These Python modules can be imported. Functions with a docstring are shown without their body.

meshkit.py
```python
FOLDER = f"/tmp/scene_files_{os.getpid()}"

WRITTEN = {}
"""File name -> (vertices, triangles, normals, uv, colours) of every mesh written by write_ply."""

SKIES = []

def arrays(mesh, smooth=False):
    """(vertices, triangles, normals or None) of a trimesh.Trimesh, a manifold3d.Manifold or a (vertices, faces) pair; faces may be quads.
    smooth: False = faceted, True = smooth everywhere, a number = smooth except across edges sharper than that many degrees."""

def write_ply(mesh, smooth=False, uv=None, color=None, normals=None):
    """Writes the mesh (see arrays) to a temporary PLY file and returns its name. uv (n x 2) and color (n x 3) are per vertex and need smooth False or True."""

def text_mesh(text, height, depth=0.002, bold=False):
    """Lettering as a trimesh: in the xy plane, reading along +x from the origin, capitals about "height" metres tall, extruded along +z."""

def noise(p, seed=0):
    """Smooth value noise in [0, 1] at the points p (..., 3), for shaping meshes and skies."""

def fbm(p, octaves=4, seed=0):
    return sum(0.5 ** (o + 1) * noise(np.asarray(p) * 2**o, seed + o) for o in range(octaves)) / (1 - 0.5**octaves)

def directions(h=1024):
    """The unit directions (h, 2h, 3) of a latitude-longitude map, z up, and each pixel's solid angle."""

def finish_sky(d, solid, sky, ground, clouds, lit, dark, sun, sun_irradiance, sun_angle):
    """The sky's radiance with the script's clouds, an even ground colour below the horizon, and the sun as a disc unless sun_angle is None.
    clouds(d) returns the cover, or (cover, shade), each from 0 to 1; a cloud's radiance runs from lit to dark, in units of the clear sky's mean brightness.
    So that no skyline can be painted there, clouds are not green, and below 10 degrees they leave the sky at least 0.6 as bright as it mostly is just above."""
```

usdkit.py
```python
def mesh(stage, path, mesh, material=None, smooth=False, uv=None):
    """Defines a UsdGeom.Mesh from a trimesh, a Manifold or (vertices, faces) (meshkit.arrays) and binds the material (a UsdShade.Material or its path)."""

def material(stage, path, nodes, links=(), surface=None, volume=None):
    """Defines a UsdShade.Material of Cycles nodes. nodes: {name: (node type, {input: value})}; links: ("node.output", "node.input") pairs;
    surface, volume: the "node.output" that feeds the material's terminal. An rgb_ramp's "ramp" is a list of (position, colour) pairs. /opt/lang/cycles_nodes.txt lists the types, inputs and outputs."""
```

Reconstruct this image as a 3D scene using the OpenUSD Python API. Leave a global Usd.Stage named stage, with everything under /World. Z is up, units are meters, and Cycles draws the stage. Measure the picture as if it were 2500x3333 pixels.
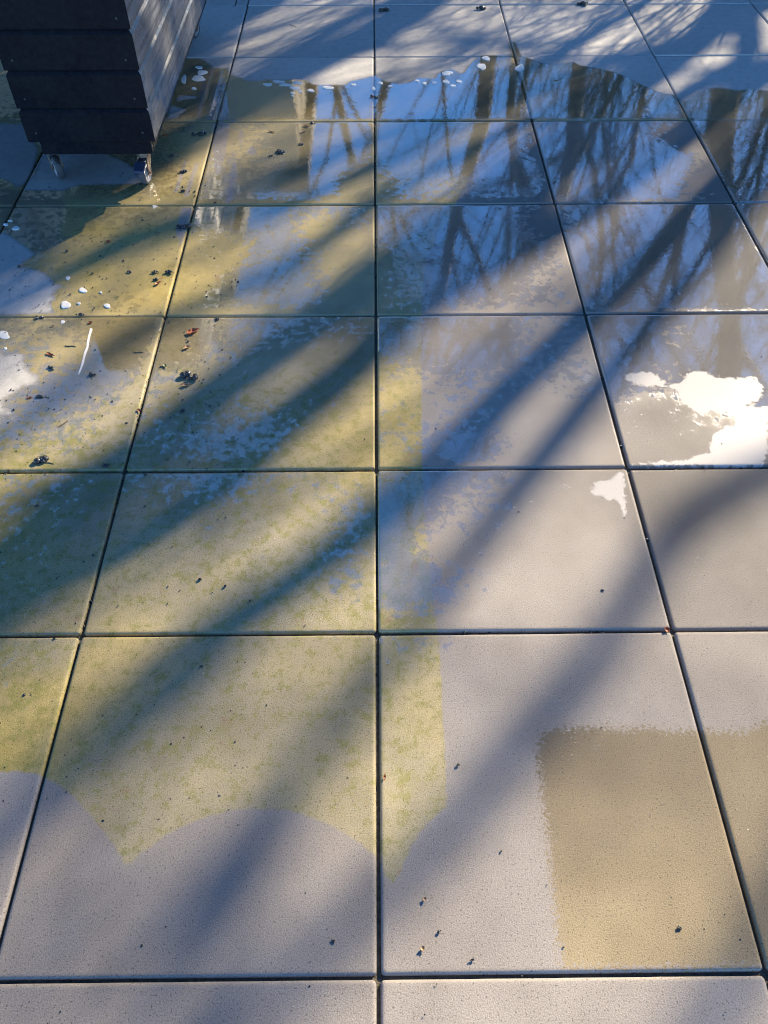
import math, random
import numpy as np, trimesh, manifold3d as mf
import shapely, shapely.geometry as sg
import usdkit, meshkit
from pxr import Usd, UsdGeom, UsdLux, UsdShade, Sdf, Gf, Vt

stage = Usd.Stage.CreateInMemory()
UsdGeom.SetStageUpAxis(stage, UsdGeom.Tokens.z)
UsdGeom.SetStageMetersPerUnit(stage, 1.0)
world = UsdGeom.Xform.Define(stage, '/World')
stage.SetDefaultPrim(world.GetPrim())
UsdGeom.Scope.Define(stage, '/World/Looks')

# ------------------------------------------------------------------ camera, sky, sun, exposure
F_PX, PITCH, YAW, ROLL = 2639.39, 0.876768, 0.009771, -0.000112
EYE = np.array([0.005225, -4.314174, 1.420127])
SUN_AZ, SUN_EL = math.radians(41.0), math.radians(26.0)
SKY_STRENGTH, SUN_INTENSITY, EXPOSURE = 0.105, 1.25, 1.46

def cam_axes():
    fw = np.array([math.sin(YAW) * math.cos(PITCH), math.cos(YAW) * math.cos(PITCH), -math.sin(PITCH)])
    rt = np.array([math.cos(YAW), -math.sin(YAW), 0.0])
    up = np.cross(rt, fw)
    c, s = math.cos(ROLL), math.sin(ROLL)
    return c * rt + s * up, -s * rt + c * up, fw
RT, UP, FW = cam_axes()
cam = UsdGeom.Camera.Define(stage, '/World/camera')
m = Gf.Matrix4d(1)
for i, v in enumerate((RT, UP, -FW, EYE)):
    m.SetRow(i, Gf.Vec4d(*map(float, v), 1.0 if i == 3 else 0.0))
cam.AddTransformOp().Set(m)
cam.CreateHorizontalApertureAttr(36.0)
cam.CreateVerticalApertureAttr(48.0)
cam.CreateFocalLengthAttr(36.0 * F_PX / 2500)
cam.CreateClippingRangeAttr(Gf.Vec2f(0.05, 2000))
cam.CreateExposureAttr(EXPOSURE)

SUN = np.array([math.sin(SUN_AZ) * math.cos(SUN_EL), math.cos(SUN_AZ) * math.cos(SUN_EL), math.sin(SUN_EL)])
sky_mat = usdkit.material(stage, '/World/Looks/sky_look', {
    's': ('sky_texture', {'sky_type': 'single_scattering', 'sun_disc': False, 'sun_elevation': SUN_EL, 'sun_rotation': SUN_AZ,
                          'altitude': 100.0, 'air_density': 0.6, 'aerosol_density': 0.06, 'ozone_density': 4.0}),
    'h': ('hsv', {'saturation': 1.16}), 'b': ('background_shader', {'strength': SKY_STRENGTH})}, [('s.color', 'h.color'), ('h.color', 'b.color')], surface='b.background')
dome = UsdLux.DomeLight.Define(stage, '/World/sky')
UsdShade.MaterialBindingAPI.Apply(dome.GetPrim()).Bind(sky_mat)
sun = UsdLux.DistantLight.Define(stage, '/World/sun')
sun.CreateNormalizeAttr(True) if hasattr(sun, 'CreateNormalizeAttr') else None
sun.CreateIntensityAttr(SUN_INTENSITY)
sun.CreateAngleAttr(0.53)
sun.CreateColorAttr(Gf.Vec3f(1.0, 0.85, 0.62))
zx = SUN; xx = np.cross([0, 0, 1.0], zx); xx /= np.linalg.norm(xx); yx = np.cross(zx, xx)
m = Gf.Matrix4d(1)
for i, v in enumerate((xx, yx, zx)):
    m.SetRow(i, Gf.Vec4d(*map(float, v), 0.0))
sun.AddTransformOp().Set(m)

# ------------------------------------------------------------------ helpers
rng = np.random.default_rng(7)
used = {}
def numbered(path):
    n = used.get(path, 0); used[path] = n + 1
    return path if n == 0 else f'{path}_{n:03d}'
def data(prim, label=None, cat=None, group=None, kind=None):
    for k, v in (('label', label), ('category', cat), ('group', group), ('kind', kind)):
        if v: prim.SetCustomDataByKey(k, v)
    return prim
def thing(name, label, cat, loc=(0, 0, 0), group=None):
    x = UsdGeom.Xform.Define(stage, numbered('/World/' + name))
    x.AddTranslateOp().Set(Gf.Vec3d(*map(float, loc)))
    data(x.GetPrim(), label, cat, group)
    return str(x.GetPath())
def obj(name, mesh, mat, parent='/World', smooth=False):
    if isinstance(mesh, list): mesh = trimesh.util.concatenate(mesh)
    return usdkit.mesh(stage, numbered(parent + '/' + name), mesh, mat, smooth=smooth)
def mat(name, nodes, links=(), surface='p.BSDF'):
    return usdkit.material(stage, '/World/Looks/' + name, nodes, links, surface=surface)

def gp(x, y, z=0.0):
    """the ground point seen at pixel (x, y) of the 2500 x 3333 photograph"""
    x, y = np.asarray(x, float), np.asarray(y, float)
    d = FW + np.multiply.outer((x - 1250) / F_PX, RT) - np.multiply.outer((y - 1666.5) / F_PX, UP)
    t = (z - EYE[2]) / d[..., 2]
    return EYE + t[..., None] * d
K = 2500 / 1659
def zpoly(pts, off=(0, 0), s=1.0):
    """ground polygon from points of an enlarged crop (offset and scale of the crop)"""
    p = np.array(pts, float) / s + np.array(off)
    return gp(p[:, 0], p[:, 1])[:, :2]
def dpoly(pts): return zpoly(pts, (0, 0), 1 / K)

def sdf(P, polys):
    """signed distance (positive inside) of the points P to the union of polygons"""
    best = np.full(len(P), -9.0)
    for poly in polys:
        lo, hi = poly.min(0) - 0.25, poly.max(0) + 0.25
        w = np.where(((P > lo) & (P < hi)).all(1))[0]
        if not len(w): continue
        Q = P[w]; d2 = np.full(len(Q), 1e9)
        a, b = poly, np.roll(poly, -1, 0)
        for p, q in zip(a, b):
            e = q - p; L = e @ e
            if L < 1e-12: continue
            t = np.clip(((Q - p) @ e) / L, 0, 1)
            d2 = np.minimum(d2, ((Q - p - t[:, None] * e) ** 2).sum(1))
        inside = shapely.contains_xy(sg.Polygon(poly).buffer(0), Q[:, 0], Q[:, 1])
        best[w] = np.maximum(best[w], np.where(inside, 1, -1) * np.sqrt(d2))
    return np.maximum(best, -0.25)

# ------------------------------------------------------------------ marks on the slabs (ground coordinates)
Z6, Z7, Z5 = ((0, 2000), 1.276), ((1200, 2000), 1.276), ((1200, 600), 1.276)
cl = []
def add(pts, z): cl.append(zpoly(pts, *z))
add([(-400, 700), (0, 655), (90, 650), (160, 665), (230, 700), (290, 745), (340, 795), (395, 855), (450, 925), (490, 985), (527, 1050),
     (570, 1005), (620, 968), (680, 925), (750, 885), (830, 850), (900, 828), (980, 813), (1050, 808), (1130, 808), (1200, 815), (1270, 833), (1330, 857), (1390, 885), (1450, 920), (1510, 960), (1560, 1003), (1590, 1040)], Z6)
add([(60, 1075), (85, 1098), (110, 1118), (122, 1090), (140, 1045), (165, 985), (190, 940), (215, 902), (240, 870), (280, 832), (325, 795)], Z7)
add([(318, 600), (306, 350), (290, 90), (276, 0)], Z7)
add([(231, 1380), (222, 1180), (220, 1000), (219, 800), (216, 640), (222, 545), (235, 300), (300, 200), (350, 100), (430, -60)], Z5)
clean_poly = np.vstack(cl + [np.array([[0.45, -1.2], [2.6, -1.2], [2.6, -5.9], [-3.0, -5.9], [-3.0, -3.9]])])
CLEAN = [clean_poly]
Z1, ZP, ZF, ZA = ((0, 0), 2.074), ((380, 0), 4.88), ((500, 350), 2.212), ((900, 150), 2.074)
for pts, z in [([(1365, 545), (1400, 550), (1350, 790), (1325, 790)], Z1), ([(1455, 575), (1520, 560), (1445, 805), (1392, 812)], Z1),
               ([(1545, 600), (1575, 600), (1510, 822), (1470, 822)], Z1), ([(1590, 640), (1610, 640), (1585, 822), (1560, 822)], Z1),
               ([(430, 112), (552, 108), (520, 320), (470, 520), (440, 430), (425, 300)], ZF), ([(300, 390), (330, 400), (250, 640), (215, 640)], ZF),
               ([(640, 120), (650, 180), (640, 260), (615, 280), (615, 200)], ZF), ([(200, 720), (285, 720), (190, 1000), (160, 900)], ZF),
               ([(225, 370), (240, 380), (180, 600), (140, 620)], ZF), ([(570, 370), (600, 400), (560, 690), (515, 690)], ZF),
               ([(665, 300), (710, 275), (745, 320), (715, 350), (690, 345)], ZF), ([(310, 715), (340, 715), (330, 850), (300, 850)], ZF)]:
    CLEAN.append(zpoly(pts, *z))
ZB, ZS = ((1500, 0), 1.659), ((0, 350), 2.765)
Z2, Z4 = ((600, 0), 1.843), ((0, 600), 1.843)
shore = np.vstack([zpoly([(20, 350), (95, 350), (150, 385), (180, 410), (255, 412), (270, 450), (330, 470), (380, 490), (440, 490), (500, 478), (560, 485), (640, 480), (720, 485), (770, 510), (830, 515), (900, 512), (960, 516), (1000, 490), (1050, 480), (1100, 470), (1140, 460), (1200, 490), (1280, 510), (1350, 500), (1400, 470), (1500, 475), (1540, 430), (1600, 420)], *Z2),
                   zpoly([(0, 400), (20, 395), (50, 350), (90, 312), (130, 300), (200, 302), (270, 290), (258, 225), (290, 232), (312, 280), (330, 310), (400, 332), (450, 350), (510, 352), (560, 345), (600, 338), (640, 358), (720, 370), (820, 392), (880, 415), (930, 442), (1000, 475), (1060, 500), (1150, 520), (1200, 548), (1250, 522), (1330, 482), (1400, 475), (1500, 492), (1560, 482), (1660, 492), (1760, 500)], *ZB)])
dry_top = np.vstack([[[-0.9, 3.0], [-0.9, -0.62]], shore, [[3.0, -0.9], [3.0, 3.0]]])
DRY = [dry_top,
       np.vstack([zpoly([(-60, 1100), (0, 1110), (100, 1150), (180, 1210), (250, 1260), (300, 1300), (310, 1330), (200, 1400), (190, 1430), (300, 1450), (400, 1480)], *ZS),
                  zpoly([(330, 590), (370, 605), (320, 650), (335, 690), (300, 705), (330, 772), (0, 782), (-80, 782)], *Z4)]),
       zpoly([(-80, 1015), (0, 1015), (40, 1025), (120, 1010), (155, 1025), (150, 1070), (180, 1120), (235, 1160), (230, 1200), (140, 1215), (80, 1260), (20, 1290), (25, 1340), (100, 1370), (115, 1420), (90, 1440), (50, 1390), (0, 1385), (-80, 1380)], *Z4),
       zpoly([(-80, 130), (215, 140), (345, 370), (300, 600), (215, 690), (150, 730), (120, 690), (60, 660), (0, 640), (-80, 640)], *ZS),
       zpoly([(390, 380), (900, 380), (1000, 430), (1150, 500), (1220, 560), (1265, 640), (1265, 690), (1080, 692), (820, 695), (690, 702), (560, 750), (200, 746), (225, 690), (310, 600)], *ZS),
       zpoly([(1205, 640), (1340, 650), (1325, 668), (1250, 672), (1190, 690)], *Z1), zpoly([(1150, 705), (1260, 740), (1190, 800), (1120, 815)], *Z1)]
BROWN = [np.vstack([zpoly([(720, 492), (760, 478), (850, 470), (950, 466), (1050, 480), (1160, 470), (1260, 486), (1400, 480), (1420, 490), (1490, 490), (1560, 488), (1610, 470), (1659, 440)], *Z7),
                    [[0.9, -3.6], [0.9, -4.06]], zpoly([(810, 1470), (798, 1380), (780, 1300), (772, 1200), (760, 1100), (745, 900), (728, 800), (720, 700), (703, 620), (704, 560)], *Z7)]),
         zpoly([(0, 740), (300, 745), (490, 750), (580, 850), (570, 1000), (545, 1080), (575, 1190), (430, 1290), (300, 1330), (260, 1240), (150, 1170), (0, 1110)], *ZS)]
WHITISH = [zpoly([(1060, 800), (1110, 780), (1165, 775), (1210, 800), (1240, 830), (1290, 825), (1340, 775), (1400, 775), (1440, 800), (1540, 805), (1600, 800), (1640, 840), (1625, 890), (1570, 920), (1660, 925), (1660, 1100), (1640, 1170), (1500, 1172), (1200, 1168), (1095, 1165), (1200, 1150), (1330, 1140), (1410, 1110), (1430, 1030), (1500, 1000), (1540, 985), (1480, 945), (1430, 940), (1390, 960), (1300, 910), (1275, 850), (1220, 838), (1140, 838), (1080, 820)], *Z5),  # patches where the base colour is whitened
         zpoly([(915, 1265), (960, 1225), (1020, 1225), (1030, 1200), (1060, 1195), (1066, 1260), (1072, 1340), (1062, 1385), (1040, 1320), (990, 1310), (935, 1290)], *Z5),
         zpoly([(805, 1250), (840, 1246), (838, 1258), (812, 1260)], *Z5), zpoly([(1190, 880), (1222, 878), (1220, 890), (1195, 890)], *Z5), zpoly([(890, 795), (925, 795), (930, 815), (900, 820)], *Z5)]
# how mirror-smooth the water film is (photo points at 1659 px width, weight) and how much green algae grows
MIRROR = np.array([(900, 210, 1), (1300, 210, 1), (500, 220, .8), (1600, 300, 1.2), (1600, 420, .9), (700, 320, .95), (680, 400, .75), (780, 400, .15), (560, 350, .45), (480, 300, .3), (900, 330, .85), (1050, 330, .9), (1130, 330, .55), (1000, 410, .5),
                   (1250, 330, .85), (1400, 340, .9), (1300, 400, .85), (1480, 300, .2), (1540, 400, .2), (520, 470, .7), (600, 520, .6), (480, 540, .25), (700, 500, .25), (780, 560, .12), (560, 610, .8), (640, 640, .6), (760, 640, .15), (400, 600, .1),
                   (860, 480, .9), (930, 560, .6), (1000, 500, .8), (1080, 560, .8), (1180, 480, .3), (1180, 600, .45), (1330, 500, 1), (1420, 560, 1), (1500, 600, .8), (1610, 600, .8), (1350, 640, .9), (850, 720, .8), (950, 740, .75), (1050, 720, .7), (1180, 720, .35), (900, 860, .3), (1000, 900, .4), (1020, 980, .75),
                   (1150, 900, .15), (1200, 1000, .2), (1340, 720, .85), (1330, 820, .6), (1450, 720, .5), (1580, 730, .8), (1655, 700, .8), (1650, 640, .85), (1650, 560, .95), (1655, 450, 1.1), (1400, 900, .2), (250, 760, .9), (290, 720, .9), (230, 800, .6), (380, 740, .6), (150, 760, .3), (300, 900, .35), (480, 980, .55), (560, 940, .5), (620, 820, .1), (420, 850, .2), (700, 960, .2), (760, 780, .1),
                   (860, 1110, .75), (880, 1240, .7), (960, 1180, .25), (1180, 1200, .12), (1250, 1060, .15), (1480, 1120, 0), (1550, 1200, 0), (1600, 1080, 0), (60, 1330, .3), (300, 1200, .15), (600, 1150, .12), (400, 1500, .05), (1200, 1500, .05), (600, 1900, .03), (1200, 1900, .03), (200, 600, .3), (300, 560, .3), (100, 450, .5), (800, 1600, .03), (1650, 1500, .08), (1400, 1700, .05), (0, 2100, .03), (1600, 2100, .03)])
BROWNDK = np.array([(1200, 1620, 1), (1300, 1640, .95), (1450, 1600, .7), (1600, 1600, .5), (1200, 1760, .8), (1300, 1800, .75), (1450, 1800, .6), (1560, 1850, .6), (1240, 1950, .25), (1330, 1960, .1), (1450, 1980, .25), (1500, 2080, .2), (1300, 2080, .1), (1240, 1850, .6)])
WET_SHADE_DK = np.array([(100, 330, .9), (200, 345, .9), (40, 260, .9), (30, 560, .5), (260, 350, .5), (60, 640, .1), (30, 820, .1), (350, 60, 0), (600, 60, 0), (800, 60, 0), (1000, 60, 0), (1200, 60, 0), (1400, 60, 0), (1600, 60, 0), (1000, 140, 0), (700, 140, 0), (1300, 140, 0), (1560, 170, .2), (1500, 760, 1), (1450, 900, 1), (1600, 980, 1), (1600, 720, 1), (1340, 820, .35), (1420, 720, 1), (1550, 1130, .9), (1450, 1080, .9), (1600, 1280, .7), (1540, 1400, .3), (1250, 800, .05), (1200, 950, .05), (1250, 1150, .15), (1450, 550, 1), (1330, 520, .9), (1580, 580, .9), (1250, 600, .5), (1150, 520, .8), (1000, 580, .5), (900, 500, .7), (900, 620, 0), (1350, 350, .9), (1480, 340, .8), (1600, 340, 1), (1640, 450, 1), (1250, 230, .7), (1050, 220, 1), (900, 230, .85), (1000, 340, .75), (1150, 340, .7), (870, 380, .2), (700, 230, .15), (720, 320, .3), (700, 450, 0), (600, 620, .1), (500, 300, 0), (300, 500, 0), (250, 760, .3), (500, 800, 0), (860, 750, .7), (950, 730, .25), (1100, 740, .1), (1000, 900, .05), (1100, 1300, 0), (1000, 1700, 0), (600, 1200, 0), (400, 1600, 0), (1500, 1750, 0), (600, 2050, 0), (1300, 2100, 0)])  # darker base where wet; points around the planter paint in its shade
ALGAE = np.array([(580, 970, .8), (500, 1040, .9), (600, 1080, .6), (450, 1150, .55), (700, 1200, .7), (520, 1260, .7), (300, 1200, .5), (100, 1000, 1), (60, 1500, .8), (200, 1450, .4), (480, 1500, .5), (300, 1600, .6), (560, 1650, .4), (700, 1850, .3), (600, 700, .1), (860, 1700, .6), (880, 1450, .6), (860, 1300, .7), (870, 950, .6), (900, 600, .1), (300, 600, .2), (500, 300, .1), (100, 800, .2), (1200, 300, 0), (1500, 1800, .1), (200, 1850, .4)])
YELLOW = np.array([(30, 1580, 1.0), (60, 1500, .9), (110, 1400, .5), (20, 1120, .8), (200, 1060, .2), (300, 600, .85), (400, 590, .9), (500, 300, .6), (350, 560, .8), (200, 700, .7), (100, 720, .5), (300, 900, .2), (600, 750, .25), (650, 320, .5), (860, 960, .8), (900, 560, .5), (870, 1450, .5), (500, 1500, .35), (600, 1150, .3), (400, 1250, .4), (850, 1750, .4), (330, 1700, .3), (1200, 200, .3), (250, 1000, .35), (20, 2000, .6), (150, 1900, .3)])
def field(P, pts, power=3.0):
    G = gp(pts[:, 0] * K, pts[:, 1] * K)[:, :2]
    d = np.sqrt(((P[:, None, :] - G[None]) ** 2).sum(2)) + 0.02
    w = d ** -power
    return (w * pts[:, 2]).sum(1) / w.sum(1)

# ------------------------------------------------------------------ materials
def slab_material():
    n = {'pos': ('geometry', {}), 'A': ('attribute', {'attribute': 'mark_a'}), 'B': ('attribute', {'attribute': 'mark_b'}), 'C': ('attribute', {'attribute': 'mark_c'}), 'oi': ('object_info', {}),
         'a': ('separate_color', {}), 'b': ('separate_color', {}), 'c': ('separate_color', {})}
    L = [('A.color', 'a.color'), ('B.color', 'b.color'), ('C.color', 'c.color')]
    def node(name, kind, ins, *links):
        n[name] = (kind, ins)
        for s, i in links: L.append((s, f'{name}.{i}'))
        return name
    def noise(name, scale, detail=3, rough=0.55, dist=0.0, vec='pos.position'):
        return node(name, 'noise_texture', {'dimensions': '2D', 'scale': scale, 'detail': detail, 'roughness': rough, 'distortion': dist}, (vec, 'vector'))
    def mth(name, op, a, b=None, c=None, clamp=False):
        ins, links = {'math_type': op, 'use_clamp': clamp}, []
        for k, v in (('value1', a), ('value2', b), ('value3', c)):
            if v is None: continue
            if isinstance(v, str): links.append((v, k))
            else: ins[k] = float(v)
        node(name, 'math', ins, *links); return name + '.value'
    def mask(name, src, noise_out, amp, soft):
        w = mth(name + '_w', 'multiply_add', noise_out, amp, -amp / 2)
        s = mth(name + '_s', 'add', src, w)
        node(name, 'map_range', {'range_type': 'smoothstep', 'from_min': -soft, 'from_max': soft, 'to_min': 0.0, 'to_max': 1.0, 'clamp': True}, (s, 'value'))
        return name + '.result'
    def mix(name, fac, a, b, blend='mix'):
        ins, links = {'blend_type': blend}, []
        for k, v in (('fac', fac), ('a', a), ('b', b)):
            if isinstance(v, str): links.append((v, k))
            else: ins[k] = v
        node(name, 'mix_color', ins, *links); return name + '.result'
    noise('n_edge', 70, 3); noise('n_brown', 150, 3, .7); noise('n_mid', 38, 5, .65); noise('n_low', 5, 3, .6); noise('n_blot', 34, 5, .78); noise('n_grain', 420, 2, .7); noise('n_red', 16, 4, .7)
    clean = mask('clean', 'a.r', 'n_edge.fac', .009, .0035)
    dry = mask('dry', 'a.g', 'n_edge.fac', .016, .0025)
    brown = mask('brown', 'a.b', 'n_brown.fac', .065, .007)
    whitish = mask('whitish', 'b.r', 'n_edge.fac', .03, .005)
    # colours
    node('r_dirty', 'rgb_ramp', {'ramp': [(.25, (.28, .24, .145)), (.5, (.36, .312, .205)), (.75, (.44, .385, .27))]}, ('n_low.fac', 'fac'))
    node('r_yel', 'rgb_ramp', {'ramp': [(.3, (.34, .255, .06)), (.7, (.46, .35, .10))]}, ('n_mid.fac', 'fac'))
    yv = mth('yv', 'multiply_add', 'n_low.fac', 1.0, 'c.r'); yv2 = node('yv2', 'map_range', {'from_min': .85, 'from_max': 1.5, 'to_max': .85, 'clamp': True}, (yv, 'value')) + '.result'
    dirty0 = mix('dirty0', yv2, 'r_dirty.color', 'r_yel.color')
    gv = mth('gv', 'multiply_add', 'b.b', .2, 'n_blot.fac'); node('gm', 'map_range', {'range_type': 'smoothstep', 'from_min': .57, 'from_max': .80, 'to_max': .75, 'clamp': True}, (gv, 'value'))
    dirty1 = mix('dirty1', 'gm.result', dirty0, (.235, .225, .06))
    node('rm', 'map_range', {'range_type': 'smoothstep', 'from_min': .66, 'from_max': .76, 'to_max': .4, 'clamp': True}, ('n_red.fac', 'value'))
    dirty = mix('dirty2', 'rm.result', dirty1, (.30, .15, .09))
    node('r_clean', 'rgb_ramp', {'ramp': [(.3, (.268, .238, .212)), (.7, (.335, .30, .268))]}, ('n_low.fac', 'fac'))
    node('r_dry', 'rgb_ramp', {'ramp': [(.25, (.40, .385, .36)), (.5, (.48, .465, .44)), (.75, (.53, .51, .48))]}, ('n_mid.fac', 'fac'))
    node('r_brown', 'rgb_ramp', {'ramp': [(.3, (.275, .218, .13)), (.7, (.375, .30, .18))]}, ('n_low.fac', 'fac'))
    c1 = mix('c1', clean, dirty, 'r_clean.color')
    brn = mix('brn', mth('bdk', 'multiply', 'c.g', .9, clamp=True), 'r_brown.color', (.15, .12, .08))
    c2 = mix('c2', brown, c1, brn)
    c3 = mix('c3', dry, c2, 'r_dry.color')
    node('gr', 'map_range', {'from_min': .3, 'from_max': .7, 'to_min': .78, 'to_max': 1.2, 'clamp': True}, ('n_grain.fac', 'value'))
    whitish_fac = mth('fc', 'multiply', whitish, mth('fcn', 'multiply_add', 'gr.result', .8, -.42, True))
    c4 = mix('c4', whitish_fac, c3, (.60, .605, .61))
    node('tone', 'map_range', {'to_min': .87, 'to_max': 1.1}, ('oi.random', 'value'))
    noise('n_pore', 260, 1, .5)
    node('po', 'map_range', {'range_type': 'smoothstep', 'from_min': .24, 'from_max': .32, 'to_min': .5, 'to_max': 1.0, 'clamp': True}, ('n_pore.fac', 'value'))
    node('film_dark', 'map_range', {'from_min': .3, 'from_max': 1.0, 'to_min': 1.0, 'to_max': .7, 'clamp': True}, ('b.g', 'value'))
    node('wet_shade', 'map_range', {'to_min': 1.0, 'to_max': .5, 'clamp': True}, ('c.b', 'value'))
    node('damp', 'map_range', {'range_type': 'smoothstep', 'from_min': 0.0, 'from_max': .014, 'to_min': .62, 'to_max': 1.0, 'clamp': True}, ('dry_s.value', 'value'))
    fd0 = mth('fd0', 'multiply', 'film_dark.result', 'wet_shade.result')
    node('fdm', 'mix_float', {}, (dry, 'fac'), (fd0, 'a'), (mth('fdd', 'multiply', 'damp.result', 'wet_shade.result'), 'b')); fd = mth('fdx', 'maximum', 'fdm.result', whitish)  # dry base too is darkened, for painted shade by the planter
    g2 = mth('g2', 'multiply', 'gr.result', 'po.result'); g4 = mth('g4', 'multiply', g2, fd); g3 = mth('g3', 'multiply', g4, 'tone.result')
    node('gcol', 'combine_color', {}, (g3, 'r'), (g3, 'g'), (g3, 'b'))
    col = mix('col', 1.0, c4, 'gcol.color', 'multiply')
    node('vor', 'voronoi_texture', {'dimensions': '2D', 'scale': 230.0, 'feature': 'f1', 'randomness': 1.0}, ('pos.position', 'vector'))
    node('dr', 'map_range', {'range_type': 'smoothstep', 'from_min': .02, 'from_max': .34, 'to_min': 1.0, 'to_max': 0.0, 'clamp': True}, ('vor.distance', 'value'))
    inv = node('inv', 'map_range', {'from_min': 0.0, 'from_max': .6, 'to_min': 1.0, 'to_max': 0.0, 'clamp': True}, ('b.g', 'value')) + '.result'
    wet_b = node('wet_b', 'map_range', {'from_min': 0.0, 'from_max': -.004, 'clamp': True}, ('a.g', 'value')) + '.result'
    drop2 = mth('drop2', 'multiply', mth('drop1', 'multiply', 'dr.result', inv), wet_b)
    node('dw', 'map_range', {'from_min': 0.0, 'from_max': .8, 'to_min': .02, 'to_max': .09, 'clamp': True}, (drop2, 'value'))
    # water film
    mv = mth('mv', 'multiply_add', 'n_mid.fac', .9, -.45); mv2 = mth('mv2', 'add', 'b.g', mv)
    node('mir', 'map_range', {'range_type': 'smoothstep', 'from_min': .30, 'from_max': .52, 'clamp': True}, (mv2, 'value'))
    mplain = mth('mplain', 'multiply', 'mir.result', mth('nf', 'subtract', 1.0, whitish))
    mdrop = mth('mdrop', 'maximum', mplain, mth('md2', 'multiply', drop2, .88))
    node('ro', 'map_range', {'to_min': .36, 'to_max': .015, 'clamp': True}, (mdrop, 'value'))
    wet = mth('wet', 'subtract', 1.0, dry)
    mfr = mth('mfr', 'maximum', mth('mfr2', 'power', mplain, 1.6), mth('mfr3', 'multiply', whitish, .06))
    wet2 = mth('wet2', 'multiply', wet, mth('wfl', 'maximum', mfr, 'dw.result'))
    # relief
    noise('n_rip', 62, 3, .55, .6)
    h1 = mth('h1', 'multiply', drop2, .0006)
    h2 = mth('h2', 'multiply_add', 'n_rip.fac', .00005, h1)
    node('bump_c', 'bump', {'strength': 1.0, 'distance': 1.0, 'use_object_space': False}, (h2, 'height'))
    h3 = mth('h3', 'multiply', 'n_grain.fac', .0004)
    node('bump_b', 'bump', {'strength': 1.0, 'distance': 1.0}, (h3, 'height'))
    node('p', 'principled_bsdf', {'roughness': .7, 'specular_ior_level': .2, 'coat_ior': 4.0},
         (col, 'base_color'), (wet2, 'coat_weight'), ('ro.result', 'coat_roughness'), ('bump_c.normal', 'coat_normal'), ('bump_b.normal', 'normal'))
    return mat('slab_concrete', n, L)
SLAB = slab_material()

def simple(name, color, rough=.6, var=.25, scale=30, bump=0.0, bscale=200, **kw):
    lo, hi = [c * (1 - var) for c in color], [c * (1 + var) for c in color]
    n = {'g': ('texture_coordinate', {}), 'n': ('noise_texture', {'scale': scale, 'detail': 4.0, 'roughness': .6}), 'r': ('rgb_ramp', {'ramp': [(.3, lo), (.7, hi)]}), 'p': ('principled_bsdf', {'roughness': rough, **kw})}
    L = [('g.object', 'n.vector'), ('n.fac', 'r.fac'), ('r.color', 'p.base_color')]
    if bump:
        n['bn'] = ('noise_texture', {'scale': bscale, 'detail': 3.0}); n['b'] = ('bump', {'strength': 1.0, 'distance': bump})
        L += [('g.object', 'bn.vector'), ('bn.fac', 'b.height'), ('b.normal', 'p.normal')]
    return mat(name, n, L)
JOINT = simple('joint_grit', (.095, .08, .055), .75, .5, 90, .004, 260, specular_ior_level=.5)
LAWN = simple('grass_ground', (.05, .075, .02), .9, .5, 3, .02, 40)
FOAM = simple('soap_foam', (.74, .74, .72), .35, .06, 200, .0006, 900)
CLUMP = simple('wet_moss_dirt', (.014, .014, .013), .22, .5, 300, .002, 500, coat_weight=.6, coat_roughness=.08)
LEAF_TAN = simple('dry_leaf_tan', (.40, .24, .12), .5, .3, 200)
LEAF_RED = simple('dry_leaf_rust', (.30, .085, .03), .45, .35, 200)
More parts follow.
